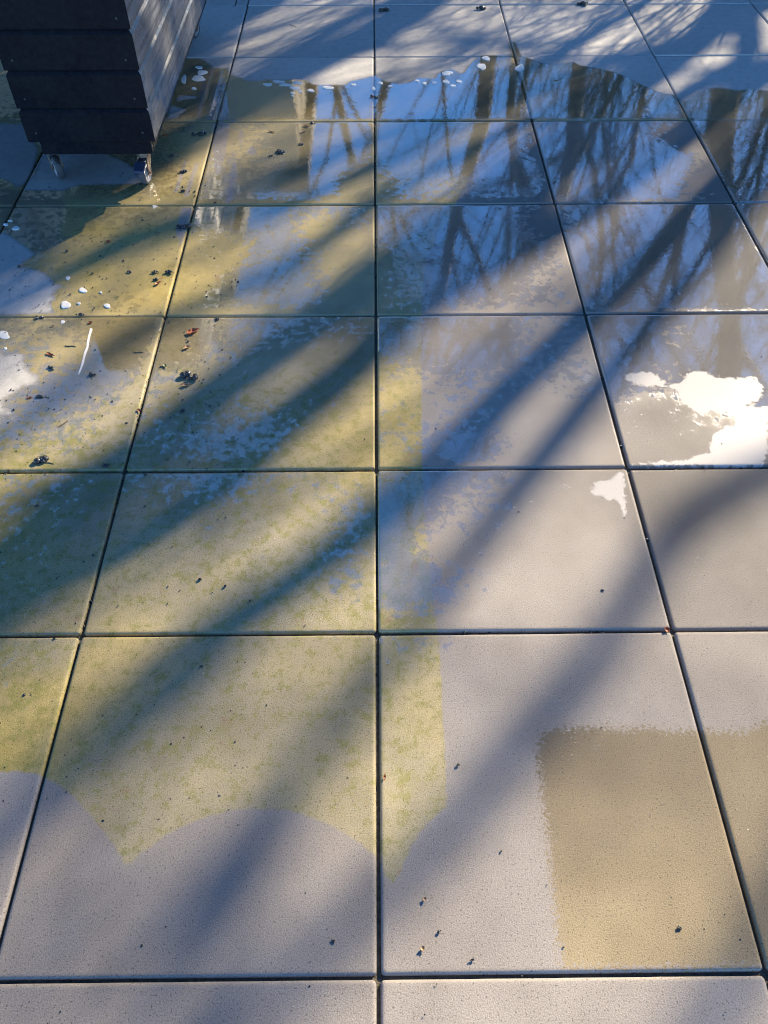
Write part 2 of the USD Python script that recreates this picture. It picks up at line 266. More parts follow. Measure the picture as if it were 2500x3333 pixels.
BUD_GREEN = simple('green_bud', (.16, .18, .05), .5, .3, 200)
TWIG = simple('brown_twig', (.075, .055, .035), .6, .4, 200)
BARK = simple('grey_brown_bark', (.085, .07, .05), .85, .4, 6, .02, 30)
WOOD = mat('black_stained_timber', {
    'g': ('texture_coordinate', {}), 'mp': ('mapping', {'mapping_type': 'point', 'scale': (60.0, 3.0, 60.0)}), 'n': ('noise_texture', {'scale': 1.0, 'detail': 5.0, 'roughness': .65, 'distortion': .6}),
    'w': ('noise_texture', {'scale': 9.0, 'detail': 4.0, 'roughness': .6}), 'rw': ('map_range', {'range_type': 'smoothstep', 'from_min': .4, 'from_max': .62, 'to_min': .2, 'to_max': .42, 'clamp': True}),
    'r': ('rgb_ramp', {'ramp': [(.3, (.005, .005, .007)), (.7, (.012, .012, .015))]}), 'dn': ('noise_texture', {'scale': 260.0, 'detail': 2.0}),
    'hm': ('math', {'math_type': 'multiply_add', 'value2': .5}), 'b': ('bump', {'strength': 1.0, 'distance': .0006}), 'p': ('principled_bsdf', {'specular_ior_level': .12})},
    [('g.object', 'mp.vector'), ('mp.vector', 'n.vector'), ('g.object', 'w.vector'), ('w.fac', 'rw.value'), ('rw.result', 'p.roughness'), ('n.fac', 'r.fac'), ('r.color', 'p.base_color'), ('g.object', 'dn.vector'), ('dn.fac', 'hm.value1'), ('n.fac', 'hm.value3'), ('hm.value', 'b.height'), ('b.normal', 'p.normal')])
NAIL = simple('dull_nail_steel', (.06, .06, .062), .4, .2, 200, metallic=.5)
WOOD_LIT = mat('sunlit_black_timber', {  # the black timber again, with the sunlit tone of the right side put into its colour
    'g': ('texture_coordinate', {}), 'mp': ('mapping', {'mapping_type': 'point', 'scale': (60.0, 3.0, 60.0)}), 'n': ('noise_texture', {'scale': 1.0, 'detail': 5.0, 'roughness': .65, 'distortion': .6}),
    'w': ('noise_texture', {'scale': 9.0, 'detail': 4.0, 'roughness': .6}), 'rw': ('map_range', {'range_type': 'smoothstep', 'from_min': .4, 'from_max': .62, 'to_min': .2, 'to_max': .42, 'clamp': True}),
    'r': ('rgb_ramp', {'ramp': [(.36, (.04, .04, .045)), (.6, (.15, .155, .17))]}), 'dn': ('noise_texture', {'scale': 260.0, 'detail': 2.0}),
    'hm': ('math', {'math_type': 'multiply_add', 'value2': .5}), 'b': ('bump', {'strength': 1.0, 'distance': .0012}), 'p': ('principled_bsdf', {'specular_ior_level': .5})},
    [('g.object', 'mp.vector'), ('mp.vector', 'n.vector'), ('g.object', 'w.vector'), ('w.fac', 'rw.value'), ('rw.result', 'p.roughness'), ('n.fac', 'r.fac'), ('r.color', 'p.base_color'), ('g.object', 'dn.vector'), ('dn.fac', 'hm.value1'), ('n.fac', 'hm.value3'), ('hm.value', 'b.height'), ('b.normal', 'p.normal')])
WATER = mat('shallow_water', {
    'g': ('geometry', {}), 'n': ('noise_texture', {'scale': 26.0, 'detail': 2.0, 'roughness': .5, 'distortion': .7}), 'n2': ('noise_texture', {'scale': 95.0, 'detail': 2.0}),
    'h': ('math', {'math_type': 'multiply_add', 'value2': .25}), 'b': ('bump', {'strength': 1.0, 'distance': .00016}), 'ior': ('mix_float', {'a': 3.0, 'b': 1 / 3.0}), 'f': ('fresnel', {}), 't': ('transparent_bsdf', {'color': (.95, .94, .9)}), 's': ('glossy_bsdf', {'color': (1., 1., 1.), 'roughness': .015}), 'm': ('mix_closure', {})},
    [('g.backfacing', 'ior.fac'), ('ior.result', 'f.IOR'), ('g.position', 'n.vector'), ('g.position', 'n2.vector'), ('n2.fac', 'h.value1'), ('n.fac', 'h.value3'), ('h.value', 'b.height'), ('b.normal', 'f.normal'), ('b.normal', 's.normal'), ('f.fac', 'm.fac'), ('t.BSDF', 'm.closure1'), ('s.BSDF', 'm.closure2')], surface='m.closure')

# ------------------------------------------------------------------ ground and patio
lawn = obj('lawn', trimesh.Trimesh([[-400, -400, -.06], [400, -400, -.06], [400, 400, -.06], [-400, 400, -.06]], [[0, 1, 2], [0, 2, 3]]), LAWN)
data(lawn.GetPrim(), kind='structure')
patio = UsdGeom.Xform.Define(stage, '/World/patio'); data(patio.GetPrim(), kind='structure')
bed = obj('joint_filling', trimesh.creation.box(extents=[5.4, 7.1, .03], transform=trimesh.transformations.translation_matrix([-.3, -2.35, -.0245])), JOINT, '/World/patio')
GAP, BEV, BEVZ = .0065, .0055, .0042

def slab(x0, x1, y0, y1, fine):
    jr = np.random.default_rng(int((x0 + 20) * 777) * 31 + int((y0 + 20) * 555)); jx = jr.normal(0, .0006, 4)
    x0, x1, y0, y1 = x0 + GAP / 2 + jx[0], x1 - GAP / 2 + jx[1], y0 + GAP / 2 + jx[2], y1 - GAP / 2 + jx[3]
    step = .0125 if fine else .08
    def axis(a, b):
        e = [0, .0012, .003, BEV, .009]
        k = max(2, int(round((b - a - .018) / step)))
        inner = np.linspace(a + .009, b - .009, k + 1)
        return np.concatenate([[a + v for v in e[:-1]], inner, [b - v for v in e[:-1][::-1]]])
    xs, ys = axis(x0, x1), axis(y0, y1)
    X, Y = np.meshgrid(xs, ys)
    nx, ny = len(xs), len(ys)
    P = np.stack([X.ravel(), Y.ravel()], 1)
    R = .007                                                # rounded corners
    cx, cy = np.clip(P[:, 0], x0 + R, x1 - R), np.clip(P[:, 1], y0 + R, y1 - R)
    off = P - np.stack([cx, cy], 1); r = np.hypot(off[:, 0], off[:, 1]); linf = np.abs(off).max(1)
    sc = np.where(r > 1e-9, linf / np.maximum(r, 1e-9), 1); corner = (np.abs(off) > 1e-9).all(1)
    P = np.where(corner[:, None], np.stack([cx, cy], 1) + off * sc[:, None], P)
    d = R - np.where(corner, linf, 1e9)
    d = np.minimum(np.where(corner, d, 1e9), np.minimum.reduce([P[:, 0] - x0, x1 - P[:, 0], P[:, 1] - y0, y1 - P[:, 1]]))
    q = np.clip((BEV - d) / BEV, 0, 1)
    chip = (meshkit.fbm(np.stack([P[:, 0] * 90, P[:, 1] * 90, np.full(len(P), x0 * 3.7)], 1)) if fine else np.zeros(len(P)))
    Zt = -BEVZ * (1 - np.sqrt(np.clip(1 - q ** 2, 0, 1))) - q * .0012 * np.clip(chip, 0, 1)
    lr = np.random.default_rng(int((x0 + 20) * 1000) * 7919 + int((y0 + 20) * 1000))
    tx, ty, tz = lr.normal(0, .0016), lr.normal(0, .0016), lr.normal(0, .0008)
    mx, my = (x0 + x1) / 2, (y0 + y1) / 2
    tilt = lambda p: tz + tx * (p[:, 0] - mx) + ty * (p[:, 1] - my)
    V = np.column_stack([P, Zt + tilt(P)])
    i = np.arange(nx * ny).reshape(ny, nx)
    a, b, c, e = i[:-1, :-1].ravel(), i[:-1, 1:].ravel(), i[1:, 1:].ravel(), i[1:, :-1].ravel()
    faces = [np.column_stack([a, b, c]), np.column_stack([a, c, e])]
    ring = np.concatenate([i[0, :-1], i[:-1, -1], i[-1, :0:-1], i[:0:-1, 0]])
    low = len(V) + np.arange(len(ring)); V = np.vstack([V, np.column_stack([V[ring, :2], np.full(len(ring), -.022)])])
    n1 = np.roll(ring, -1); l1 = np.roll(low, -1)
    faces += [np.column_stack([ring, low, n1]), np.column_stack([n1, low, l1])]
    return V, np.vstack(faces)

ROWS = [1.2, .6, 0, -.6, -1.2, -1.8, -2.4, -3.0, -3.451, -4.066, -4.68, -5.29, -5.9]
COLS = [-3.0, -2.4, -1.8, -1.2, -.6, 0, .6, 1.2, 1.8, 2.4]
cells = []
for y1, y0 in zip(ROWS, ROWS[1:]):
    for x0, x1 in zip(COLS, COLS[1:]):
        if y0 == 0 and x1 == -.6: cells += [(x0, -.661, y0, y1), (-.661, x1, y0, y1)]
        else: cells.append((x0, x1, y0, y1))
def seen(x0, x1, y0, y1):
    d = np.array([[x, y, 0] for x in np.linspace(x0, x1, 5) for y in np.linspace(y0, y1, 5)]) - EYE
    z = d @ FW; u, v = d @ RT / z * F_PX, d @ UP / z * F_PX
    return ((z > 0) & (np.abs(u) < 1300) & (np.abs(v) < 1720)).any()
for c in sorted(cells, key=lambda c: not seen(*c)):
    fine = seen(*c)
    V, Fc = slab(*c, fine)
    me = obj('paving_slab', (V, Fc), SLAB, '/World/patio', smooth=50)
    pts = np.array(me.GetPointsAttr().Get())
    P = pts[:, :2].astype(float)
    if fine:
        A = np.column_stack([sdf(P, CLEAN), sdf(P, DRY), sdf(P, BROWN)])
        wet_edge = np.exp(-np.maximum(P[:, 1] - c[2], 0) / .03) + np.exp(-np.maximum(c[1] - P[:, 0], 0) / .03)
        B = np.column_stack([sdf(P, WHITISH), field(P, MIRROR) - .55 * wet_edge, field(P, ALGAE)])
        C = np.column_stack([field(P, YELLOW), field(P, BROWNDK), field(P, WET_SHADE_DK)])
    else:
        A = np.tile([-.2 if c[3] > -3 else .2, .2 if c[2] > -.7 else -.2, -.2], (len(P), 1)); B = np.tile([-.2, .2, .3], (len(P), 1)); C = np.tile([.3, 0, 0], (len(P), 1))
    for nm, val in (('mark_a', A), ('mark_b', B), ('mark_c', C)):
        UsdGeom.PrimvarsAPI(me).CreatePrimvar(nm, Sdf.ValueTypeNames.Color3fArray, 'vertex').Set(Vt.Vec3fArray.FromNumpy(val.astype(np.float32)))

# shallow standing water behind the back joint and along the right side
def rough_outline(poly, amp=.008, n=4):
    p = np.array(sg.Polygon(poly).buffer(0).exterior.segmentize(.01).coords)[:-1]
    k = meshkit.fbm(np.column_stack([p * 40, np.zeros(len(p))])); k2 = meshkit.fbm(np.column_stack([p * 40, np.full(len(p), 9.0)]))
    return p + amp * np.column_stack([k, k2])
def water(poly, z=.0022):
    cs = mf.CrossSection([np.asarray(poly, float)], mf.FillRule.NonZero)
    man = mf.Manifold.extrude(cs, .0016).translate([0, 0, z - .0016])
    me = man.to_mesh(); v, f = np.array(me.vert_properties)[:, :3], np.array(me.tri_verts)
    nz = np.cross(v[f[:, 1]] - v[f[:, 0]], v[f[:, 2]] - v[f[:, 0]])[:, 2]
    f = f[nz > -1e-12]
    return v, f
sh = shore[(shore[:, 0] > -.62)]
left = np.vstack([[[-.62, -1.19]], sh[sh[:, 0] < 1.19], [[1.18, -1.19]]])
p_main = sg.Polygon(rough_outline(left)).buffer(0).intersection(sg.box(-.62, -1.1955, 1.196, 3))
right = np.vstack([[[1.204, -1.72]], sh[sh[:, 0] > 1.2], [[2.6, -.95], [2.6, -1.72]]])
p_right = sg.Polygon(rough_outline(right)).buffer(0).intersection(sg.box(1.204, -1.72, 2.6, 3))
biggest = lambda g: max(getattr(g, 'geoms', [g]), key=lambda k: k.area)
for pg in (p_main, p_right):
    w = obj('puddle', water(np.array(biggest(pg).exterior.coords)[:-1]), WATER); data(w.GetPrim(), kind='structure')

# ------------------------------------------------------------------ planter on castors
PX0, PX1, PY0, PY1 = -1.122, -.711, -1.70, -.28          # outer faces of the boards
PZ = [.166, .272, .385, .498, .611, .724, .80]
planter = thing('planter_trolley', 'black stained timber planter clad in horizontal boards, standing on castors', 'planter', ((PX0 + PX1) / 2, (PY0 + PY1) / 2, 0))
TH = .02
def to_local(me): return me.apply_translation([-(PX0 + PX1) / 2, -(PY0 + PY1) / 2, 0])
def board(p0, p1, out, z0, z1, ext):
    """horizontal lap board from p0 to p1, outward normal out; its top edge is bevelled back, ends mitred"""
    p0, p1, out = np.array(p0), np.array(p1), np.array(out)
    a = (p1 - p0) / np.linalg.norm(p1 - p0)
    prof = [(-.0015, z0), (.0, z0 + .003), (0, z1 - .0135), (-.0008, z1 - .0125), (-.0095, z1 - .0015), (-.0105, z1), (-TH, z1), (-TH, z0)]
    V = []
    for s, p in ((1, p0), (-1, p1)):
        for o, z in prof:
            V.append(np.append(p + out * o + a * s * (-o) * ext, z))
    n = len(prof); V = np.array(V)
    hull = []
    for i in range(n):
        j = (i + 1) % n
        hull += [[i, j, n + j], [i, n + j, n + i]]
    tri = [[0, k, k + 1] for k in range(1, n - 1)]
    Fc = hull + [t[::-1] for t in tri] + [[n + k for k in t] for t in tri]
    me = trimesh.Trimesh(V, Fc, process=False); trimesh.repair.fix_normals(me)
    return to_local(me)
sides = [((PX0, PY0), (PX1, PY0), (0, -1)), ((PX1, PY0), (PX1, PY1), (1, 0)), ((PX1, PY1), (PX0, PY1), (0, 1)), ((PX0, PY1), (PX0, PY0), (-1, 0))]
for p0, p1, out in sides:
    for z0, z1 in zip(PZ, PZ[1:]):
        obj('board', board(p0, p1, out, z0, z1 - .0005, 1.0), WOOD_LIT if out == (1, 0) else WOOD, planter, smooth=20)
for z0, z1 in zip(PZ, PZ[1:]):                                 # nail heads on the front boards
    for x in (PX0 + .035, PX1 - .035):
        nh = trimesh.creation.cylinder(radius=.0035, height=.003, sections=10); nh.apply_transform(trimesh.transformations.rotation_matrix(math.pi / 2, [1, 0, 0])); nh.apply_translation([x, PY0 - .0005, z0 + .03])
        obj('nail_head', to_local(nh), NAIL, planter)
def bevel_box(lo, hi, r=.004):
    lo, hi = np.array(lo, float), np.array(hi, float)
    V = []
    for s in np.ndindex(2, 2, 2):
        c = np.where(np.array(s) == 0, lo, hi); inn = np.where(np.array(s) == 0, 1, -1)
        for k in range(3):
            p = c + inn * r; p[k] = c[k]; V.append(p)
    return trimesh.convex.convex_hull(np.array(V))
IN = .024
sx0, sx1, sy0, sy1 = PX0 + IN, PX1 - IN, PY0 + IN, PY1 - IN
for lo, hi in (((sx0, sy0, .112), (sx1, sy0 + .03, .2)), ((sx1 - .03, sy0 + .0305, .112), (sx1, sy1 - .0305, .2)), ((sx0, sy1 - .03, .112), (sx1, sy1, .2)), ((sx0, sy0 + .0305, .112), (sx0 + .03, sy1 - .0305, .2))):
    obj('skirting_rail', to_local(bevel_box(lo, hi)), WOOD, planter, smooth=20)
obj('base_panel', to_local(bevel_box((sx0 + .0305, sy0 + .0305, .125), (sx1 - .0305, sy1 - .0305, .15))), WOOD, planter)
obj('soil', to_local(trimesh.creation.box(bounds=[(PX0 + TH + .001, PY0 + TH + .001, .70), (PX1 - TH - .001, PY1 - TH - .001, .74)])), JOINT, planter)
STEEL = simple('rusty_zinc_steel', (.20, .15, .11), .4, .5, 60, .0006, 300, metallic=.65)
GREYP = simple('grey_wheel_plastic', (.30, .30, .31), .4, .1, 60)
TYRE = simple('grey_rubber_tyre', (.055, .057, .062), .5, .15, 60)
PEDAL = simple('blue_black_pedal', (.02, .03, .06), .25, .2, 60, coat_weight=.5)
RUST = simple('rusty_axle', (.22, .10, .05), .6, .4, 200)
def castor(x, y, yaw, parent, brake):
    """swivel castor: top plate, swivel head, two fork plates, wheel with hub and tyre, axle; yaw turns the trailing wheel"""
    RAD, W = .0375, .024
    T = trimesh.transformations
    rot = T.rotation_matrix(yaw, [0, 0, 1]); tr = T.translation_matrix([x - (PX0 + PX1) / 2, y - (PY0 + PY1) / 2, 0])
    place = lambda me: me.apply_transform(tr @ rot)
    cast = UsdGeom.Xform.Define(stage, numbered(parent + '/castor')); c = str(cast.GetPath())
    tx = .022                                                     # trail
    cyl = lambda r, h, zc, ax=None: trimesh.creation.cylinder(radius=r, height=h, sections=40)
    plate = bevel_box((-.03, -.03, .1085), (.03, .03, .1115), .001); obj('top_plate', place(plate), STEEL, c)
    head = trimesh.creation.revolve([(0, .0835), (.017, .0835), (.0225, .088), (.0225, .102), (.019, .1083), (0, .1083)], sections=32); obj('swivel_head', place(head), STEEL, c, smooth=35)
    for s in (-1, 1):
        prof = sg.Polygon([(-.017, .0865), (.017, .0865), (.024, .070), (tx + .0095, .040), (tx + .0095, .033), (tx + .004, .028), (tx - .004, .028), (tx - .0095, .033), (tx - .0095, .042), (-.012, .070)])
        pl = trimesh.creation.extrude_polygon(prof, .0022); pl.apply_transform(T.rotation_matrix(math.pi / 2, [1, 0, 0])); pl.apply_translation([0, s * .0165 + .0011, 0])
        obj('fork_plate', place(pl), STEEL, c)
    wheel = lambda prof: trimesh.creation.revolve(prof, sections=56).apply_transform(T.rotation_matrix(math.pi / 2, [1, 0, 0])).apply_translation([tx, 0, RAD])
    tyre = wheel([(.0285, -W / 2), (.033, -W / 2), (.0362, -W / 2 + .003), (RAD, -W / 2 + .008), (RAD, W / 2 - .008), (.0362, W / 2 - .003), (.033, W / 2), (.0285, W / 2), (.0285, -W / 2)])
    rim = wheel([(.007, -.0125), (.012, -.0125), (.014, -.008), (.024, -.008), (.026, -.0112), (.0284, -.0112), (.0284, .0112), (.026, .0112), (.024, .008), (.014, .008), (.012, .0125), (.007, .0125), (.007, -.0125)])
    obj('tyre', place(tyre), TYRE, c, smooth=35); obj('rim', place(rim), GREYP, c, smooth=35)
    ax = trimesh.creation.cylinder(radius=.0045, height=.043, sections=6); ax.apply_transform(T.rotation_matrix(math.pi / 2, [1, 0, 0])); ax.apply_translation([tx, 0, RAD]); obj('axle_bolt', place(ax), RUST, c)
    if brake:
        pd = mf.Manifold.hull(mf.Manifold.batch_boolean([mf.Manifold.sphere(.004, 12).translate(p) for p in [(.040, -.016, .079), (.040, .016, .079), (.070, -.014, .064), (.070, .014, .064), (.044, -.016, .070), (.044, .016, .070), (.069, -.014, .058), (.069, .014, .058)]], mf.OpType.Add))
        arm = bevel_box((.010, -.014, .078), (.042, .014, .082), .001)
        me = pd.to_mesh(); obj('brake_pedal', [place(trimesh.Trimesh(np.array(me.vert_properties)[:, :3], np.array(me.tri_verts))), place(arm)], PEDAL, c, smooth=40)
    return c
f1 = gp(1330 / 2.765, 350 + 690 / 2.765); f2 = gp(540 / 2.765, 350 + 634 / 2.765)
for (wx, wy), yaw, br in (((f1[0] - .003, f1[1] + .010), math.radians(-97), True), ((f2[0], f2[1] + .008), math.radians(-60), False), ((sx0 + .06, sy1 - .08), math.radians(-80), False), ((sx1 - .06, sy1 - .08), math.radians(-110), False)):
    castor(wx - .022 * math.cos(yaw), wy - .022 * math.sin(yaw), yaw, planter, br)

# ------------------------------------------------------------------ trees (seen as reflections and shadows)
def tube(pts, rad, sides):
    pts, rad = np.asarray(pts, float), np.asarray(rad, float)
    t = np.gradient(pts, axis=0); t /= np.linalg.norm(t, axis=1)[:, None] + 1e-12
    ref = np.array([1., 0, 0]) if abs(t[:, 0].mean()) < .8 else np.array([0, 1., 0])
    u = np.cross(t, ref); u /= np.linalg.norm(u, axis=1)[:, None]; v = np.cross(t, u)
    a = np.linspace(0, 2 * np.pi, sides, endpoint=False)
    V = (pts[:, None] + rad[:, None, None] * (np.cos(a)[None, :, None] * u[:, None] + np.sin(a)[None, :, None] * v[:, None])).reshape(-1, 3)
    n = len(pts); i = np.arange(n * sides).reshape(n, sides); j = np.roll(i, -1, 1)
    f = np.concatenate([np.stack([i[:-1], j[:-1], j[1:]], -1).reshape(-1, 3), np.stack([i[:-1], j[1:], i[1:]], -1).reshape(-1, 3)])
    return V, f
class Wood:
    def __init__(s): s.v, s.f, s.n = [], [], 0
    def add(s, pts, rad, sides):
        v, f = tube(pts, rad, sides); s.v.append(v); s.f.append(f + s.n); s.n += len(v)
    def mesh(s): return np.vstack(s.v), np.vstack(s.f)
def grow(trunk, crown, start, d, r, length, level, lr, maxlev, kids=(6, 5, 5, 4), up=.25):
    n = 7 if level == 0 else 5
    pts, dirs = [np.array(start)], [d]
    for k in range(n):
        d = d + lr.normal(0, .10 + .06 * level, 3) + np.array([0, 0, up * .12]); d /= np.linalg.norm(d)
        pts.append(pts[-1] + d * length / n); dirs.append(d)
    rad = np.linspace(r, r * (.62 if level == 0 else .45), n + 1)
    (trunk if level == 0 else crown).add(pts, rad, 10 if level == 0 else 6 if level == 1 else 4 if level == 2 else 3)
    if level >= maxlev: return
    for k in range(kids[min(level, len(kids) - 1)]):
        t = lr.uniform(.35 if level == 0 else .2, 1.0) if k else 1.0
        i = min(int(t * n), n - 1); q = t * n - i
        p = pts[i] * (1 - q) + pts[i + 1] * q; rr = rad[i] * (1 - q) + rad[i + 1] * q
        perp = np.cross(dirs[i], lr.normal(0, 1, 3)); perp /= np.linalg.norm(perp)
        ang = lr.uniform(.35, .95) if k else lr.uniform(.05, .3)
        nd = dirs[i] * math.cos(ang) + perp * math.sin(ang); nd[2] += up; nd /= np.linalg.norm(nd)
        grow(trunk, crown, p, nd, rr * (lr.uniform(.4, .62) if k else .8), length * lr.uniform(.5, .72), level + 1, lr, maxlev, kids, up)
TREE_LABEL = 'leafless winter tree with bare branches, beyond the paving, mirrored in the wet slabs'
GROUP = 'bare trees beyond the paving'
def tree_at(x, y, h, r, seed, maxlev=4, lean=(0, 0), kids=(7, 5, 5, 4), label=None):
    lr = np.random.default_rng(seed)
    t = thing('bare_tree', label or TREE_LABEL, 'tree', (x, y, -.06), GROUP)
    tr, cr = Wood(), Wood()
    base = np.array([[0, 0, 0], [0, 0, .25], [0, 0, .7]]); tr.add(base, [r * 1.6, r * 1.2, r * 1.02], 12)
    d = np.array([lean[0], lean[1], 1.0]); d /= np.linalg.norm(d)
    grow(tr, cr, (0, 0, .65), d, r, h * .62, 0, lr, maxlev, kids)
    obj('trunk', tr.mesh(), BARK, t, smooth=60); obj('crown', cr.mesh(), BARK, t, smooth=60)
def polar(az, dist): a = math.radians(az); return EYE[0] + dist * math.sin(a), EYE[1] + dist * math.cos(a)
MIRRORED = {11: 'leafless tree whose dark trunk is mirrored in the puddle right of the centre joint', 12: 'leafless tree whose trunk is mirrored beside the second joint of the puddle', 13: 'leafless tree, left hand one of the two thick trunks mirrored at right', 14: 'leafless tree, right hand one of the two thick trunks mirrored at right'}
for az, dist, h, r, seed, lean in [(7.6, 13, 15, .15, 11, (.02, 0)), (13.0, 12.5, 13, .14, 12, (.04, 0)), (20.1, 11.5, 17, .19, 13, (-.02, 0)), (22.6, 12.5, 17, .18, 14, (.03, 0)), (16.5, 17, 14, .1, 16, (.1, 0)),
                                   (2.0, 19, 15, .11, 17, (-.05, 0)), (-3.0, 15, 13, .1, 18, (.1, 0)), (29.5, 15, 16, .13, 19, (0, 0)), (26.0, 20, 17, .11, 20, (.04, 0)), (-12, 22, 19, .17, 22, (0, 0)), (-19, 21, 19, .17, 23, (.05, 0)), (33, 13, 15, .12, 24, (-.05, 0))]:
    x, y = polar(az, dist); tree_at(x, y, h, r, seed, 4, lean, label=MIRRORED.get(seed))

# thin young stems between the big trunks
lr0 = np.random.default_rng(5)
for k, az in enumerate([5.0, 9.6, 11.2, 15.2, 17.6, 18.6, 24.6]):
    x, y = polar(az + lr0.normal(0, .2), lr0.uniform(9.5, 14)); tree_at(x, y, lr0.uniform(8, 12), lr0.uniform(.03, .055), 60 + k, 3, (lr0.normal(0, .08), lr0.normal(0, .08)), (8, 6, 5))
# bare shrubs close to the paving: fine twigs that streak the far slabs with shadow
for k, (u0, D) in enumerate([(-1.0, 3.3), (-.55, 2.9), (-.05, 3.2), (.42, 2.9), (.9, 3.1)]):
    lr = np.random.default_rng(90 + k)
    bx, by = u0 * math.cos(SUN_AZ) + D * math.sin(SUN_AZ), D * math.cos(SUN_AZ) - u0 * math.sin(SUN_AZ)
    t = thing('bare_shrub', 'leafless many stemmed shrub beyond the far slabs, mirrored at the right of the puddle', 'shrub', (bx, by, -.06), 'bare shrubs beyond the paving')
    st, tw = Wood(), Wood()
    for q in range(9):
        d = np.array([lr.normal(0, .25), lr.normal(0, .25), 1.0]); d /= np.linalg.norm(d)
        grow(st, tw, (lr.normal(0, .08), lr.normal(0, .08), 0), d, lr.uniform(.006, .011), lr.uniform(1.1, 1.6), 0, lr, 2, (10, 6), .15)
    obj('stems', st.mesh(), BARK, t, smooth=60); obj('twigs', tw.mesh(), BARK, t, smooth=60)

# trees between the paving and the sun: their limbs cast the long shadows
CA, SA = math.cos(SUN_AZ), math.sin(SUN_AZ)
def lift(P, D):
    P = np.asarray(P, float)
    s = P[:, 0] * SA + P[:, 1] * CA
    return np.column_stack([P, np.zeros(len(P))]) + ((D - s) / math.cos(SUN_EL))[:, None] * SUN
def limb_tree(D, u0, limbs, seed, fork, r0, twigs=10, label=TREE_LABEL, extra=()):
    """limbs: (photo points from near the sun outwards, diameter); the limbs spring from one trunk at distance D towards the sun"""
    lr = np.random.default_rng(seed)
    bx, by = u0 * CA + D * SA, D * CA - u0 * SA
    t = thing('bare_tree', label, 'tree', (bx, by, -.06), GROUP)
    o = np.array([bx, by, -.06]); tr, cr = Wood(), Wood()
    tr.add([[0, 0, 0], [0, 0, .3], [.02, 0, fork * .5], [0, .03, fork]], [r0 * 1.5, r0 * 1.15, r0, r0 * .95], 14)
    for pts, dia in limbs:
        Q = lift(dpoly(pts), D) - o
        Q = Q + np.outer(lr.normal(0, .12, len(Q)), SUN)
        start = np.array([0, .0, fork - .15]); mid = start * .55 + Q[0] * .45 + np.array([0, 0, -.12])
        top = Q[-1] + (Q[-1] - Q[0]) / max(np.linalg.norm(Q[-1] - Q[0]), 1e-6) * 1.4 + SUN * 0.8
        path = np.vstack([start, mid, Q, top]); k = len(path)
        # smooth along the path
        tt = np.linspace(0, k - 1, 4 * k); path2 = np.column_stack([np.interp(tt, range(k), path[:, i]) for i in range(3)])
        for _ in range(3): path2[1:-1] = (path2[:-2] + 2 * path2[1:-1] + path2[2:]) / 4
        rad = np.interp(np.linspace(0, 1, len(path2)), [0, .3, .8, 1], [min(dia * .62, r0 * .9), dia * .53, dia * .46, dia * .3])
        cr.add(path2, rad, 8)
        d = path2[-1] - path2[-3]; d /= np.linalg.norm(d)
        grow(tr, cr, path2[-1], d, dia * .25, .9, 3, lr, 4, (4, 4, 4, 3))
        for q in range(twigs):
            i = lr.integers(4, len(path2) - 1); dd = lr.normal(0, 1, 3); dd[2] = abs(dd[2]) * .8 + .2; dd /= np.linalg.norm(dd)
            grow(tr, cr, path2[i], dd, lr.uniform(.012, .024), lr.uniform(.6, 1.5), 3, lr, 4, (4, 4, 4, 5))
    obj('trunk', tr.mesh(), BARK, t, smooth=60); obj('crown', cr.mesh(), BARK, t, smooth=60)
limb_tree(9.5, 1.75, [([(1250, 720), (1100, 850), (1000, 980), (900, 1065), (800, 1145), (600, 1290), (450, 1400), (300, 1530), (130, 1690)], .115),
                      ([(1254, 476), (1056, 570), (926, 648), (830, 745), (722, 849), (650, 903), (578, 986), (330, 1175), (100, 1285), (0, 1345)], .115),
                      ([(1050, 300), (800, 445), (650, 560), (470, 650), (330, 690), (180, 800), (60, 910), (0, 955)], .085), ([(1190, 930), (1000, 1200), (810, 1470), (700, 1600), (620, 1740), (520, 1950), (400, 2212)], .065), ([(1100, 560), (900, 700), (760, 800)], .045), ([(900, 900), (700, 1010), (560, 1100), (400, 1230)], .045), ([(1000, 1250), (850, 1400), (720, 1560), (640, 1700)], .045), ([(700, 1180), (500, 1290), (300, 1420), (180, 1540)], .04), ([(420, 990), (250, 1090), (100, 1180)], .04)], 31, 3.2, .17, 1, label='leafless tree casting the long forked shadow bands across the middle slabs')
limb_tree(10.5, 3.4, [([(1820, 950), (1580, 1055), (1440, 1140), (1380, 1290), (1170, 1570), (980, 1790), (870, 1890), (700, 2040), (560, 2212)], .085),
                      ([(2000, 1500), (1700, 1900), (1500, 2300)], .08)], 32, 3.0, .13, 2, label='leafless tree casting the shadow band across the near right slabs')
limb_tree(8.6, .25, [([(930, -20), (880, 30), (800, 75), (640, 150), (520, 225), (400, 300)], .23),
                     ([(700, 60), (600, 90), (500, 125), (420, 160)], .05), ([(640, 40), (520, 75), (430, 110)], .035)], 33, 2.6, .18, 4, label='leafless tree casting the broad dark shadow across the far dry slabs')
limb_tree(9.0, -.75, [([(1640, 110), (1560, 160), (1470, 205), (1400, 260)], .12), ([(1300, 60), (1200, 110), (1100, 160)], .045), ([(1500, 40), (1380, 90), (1290, 140)], .04), ([(1150, 30), (1050, 80), (960, 130)], .035)], 34, 2.6, .09, 6, label='leafless slim tree casting the dark patch of shade at the far right')
limb_tree(7.4, .9, [([(700, 430), (468, 470), (306, 520), (162, 590), (0, 680)], .065), ([(1000, 640), (650, 690), (517, 775), (470, 823), (330, 950)], .06)], 35, 2.6, .1, 2, label='leafless slim tree casting the thin shadow across the olive slabs at left')

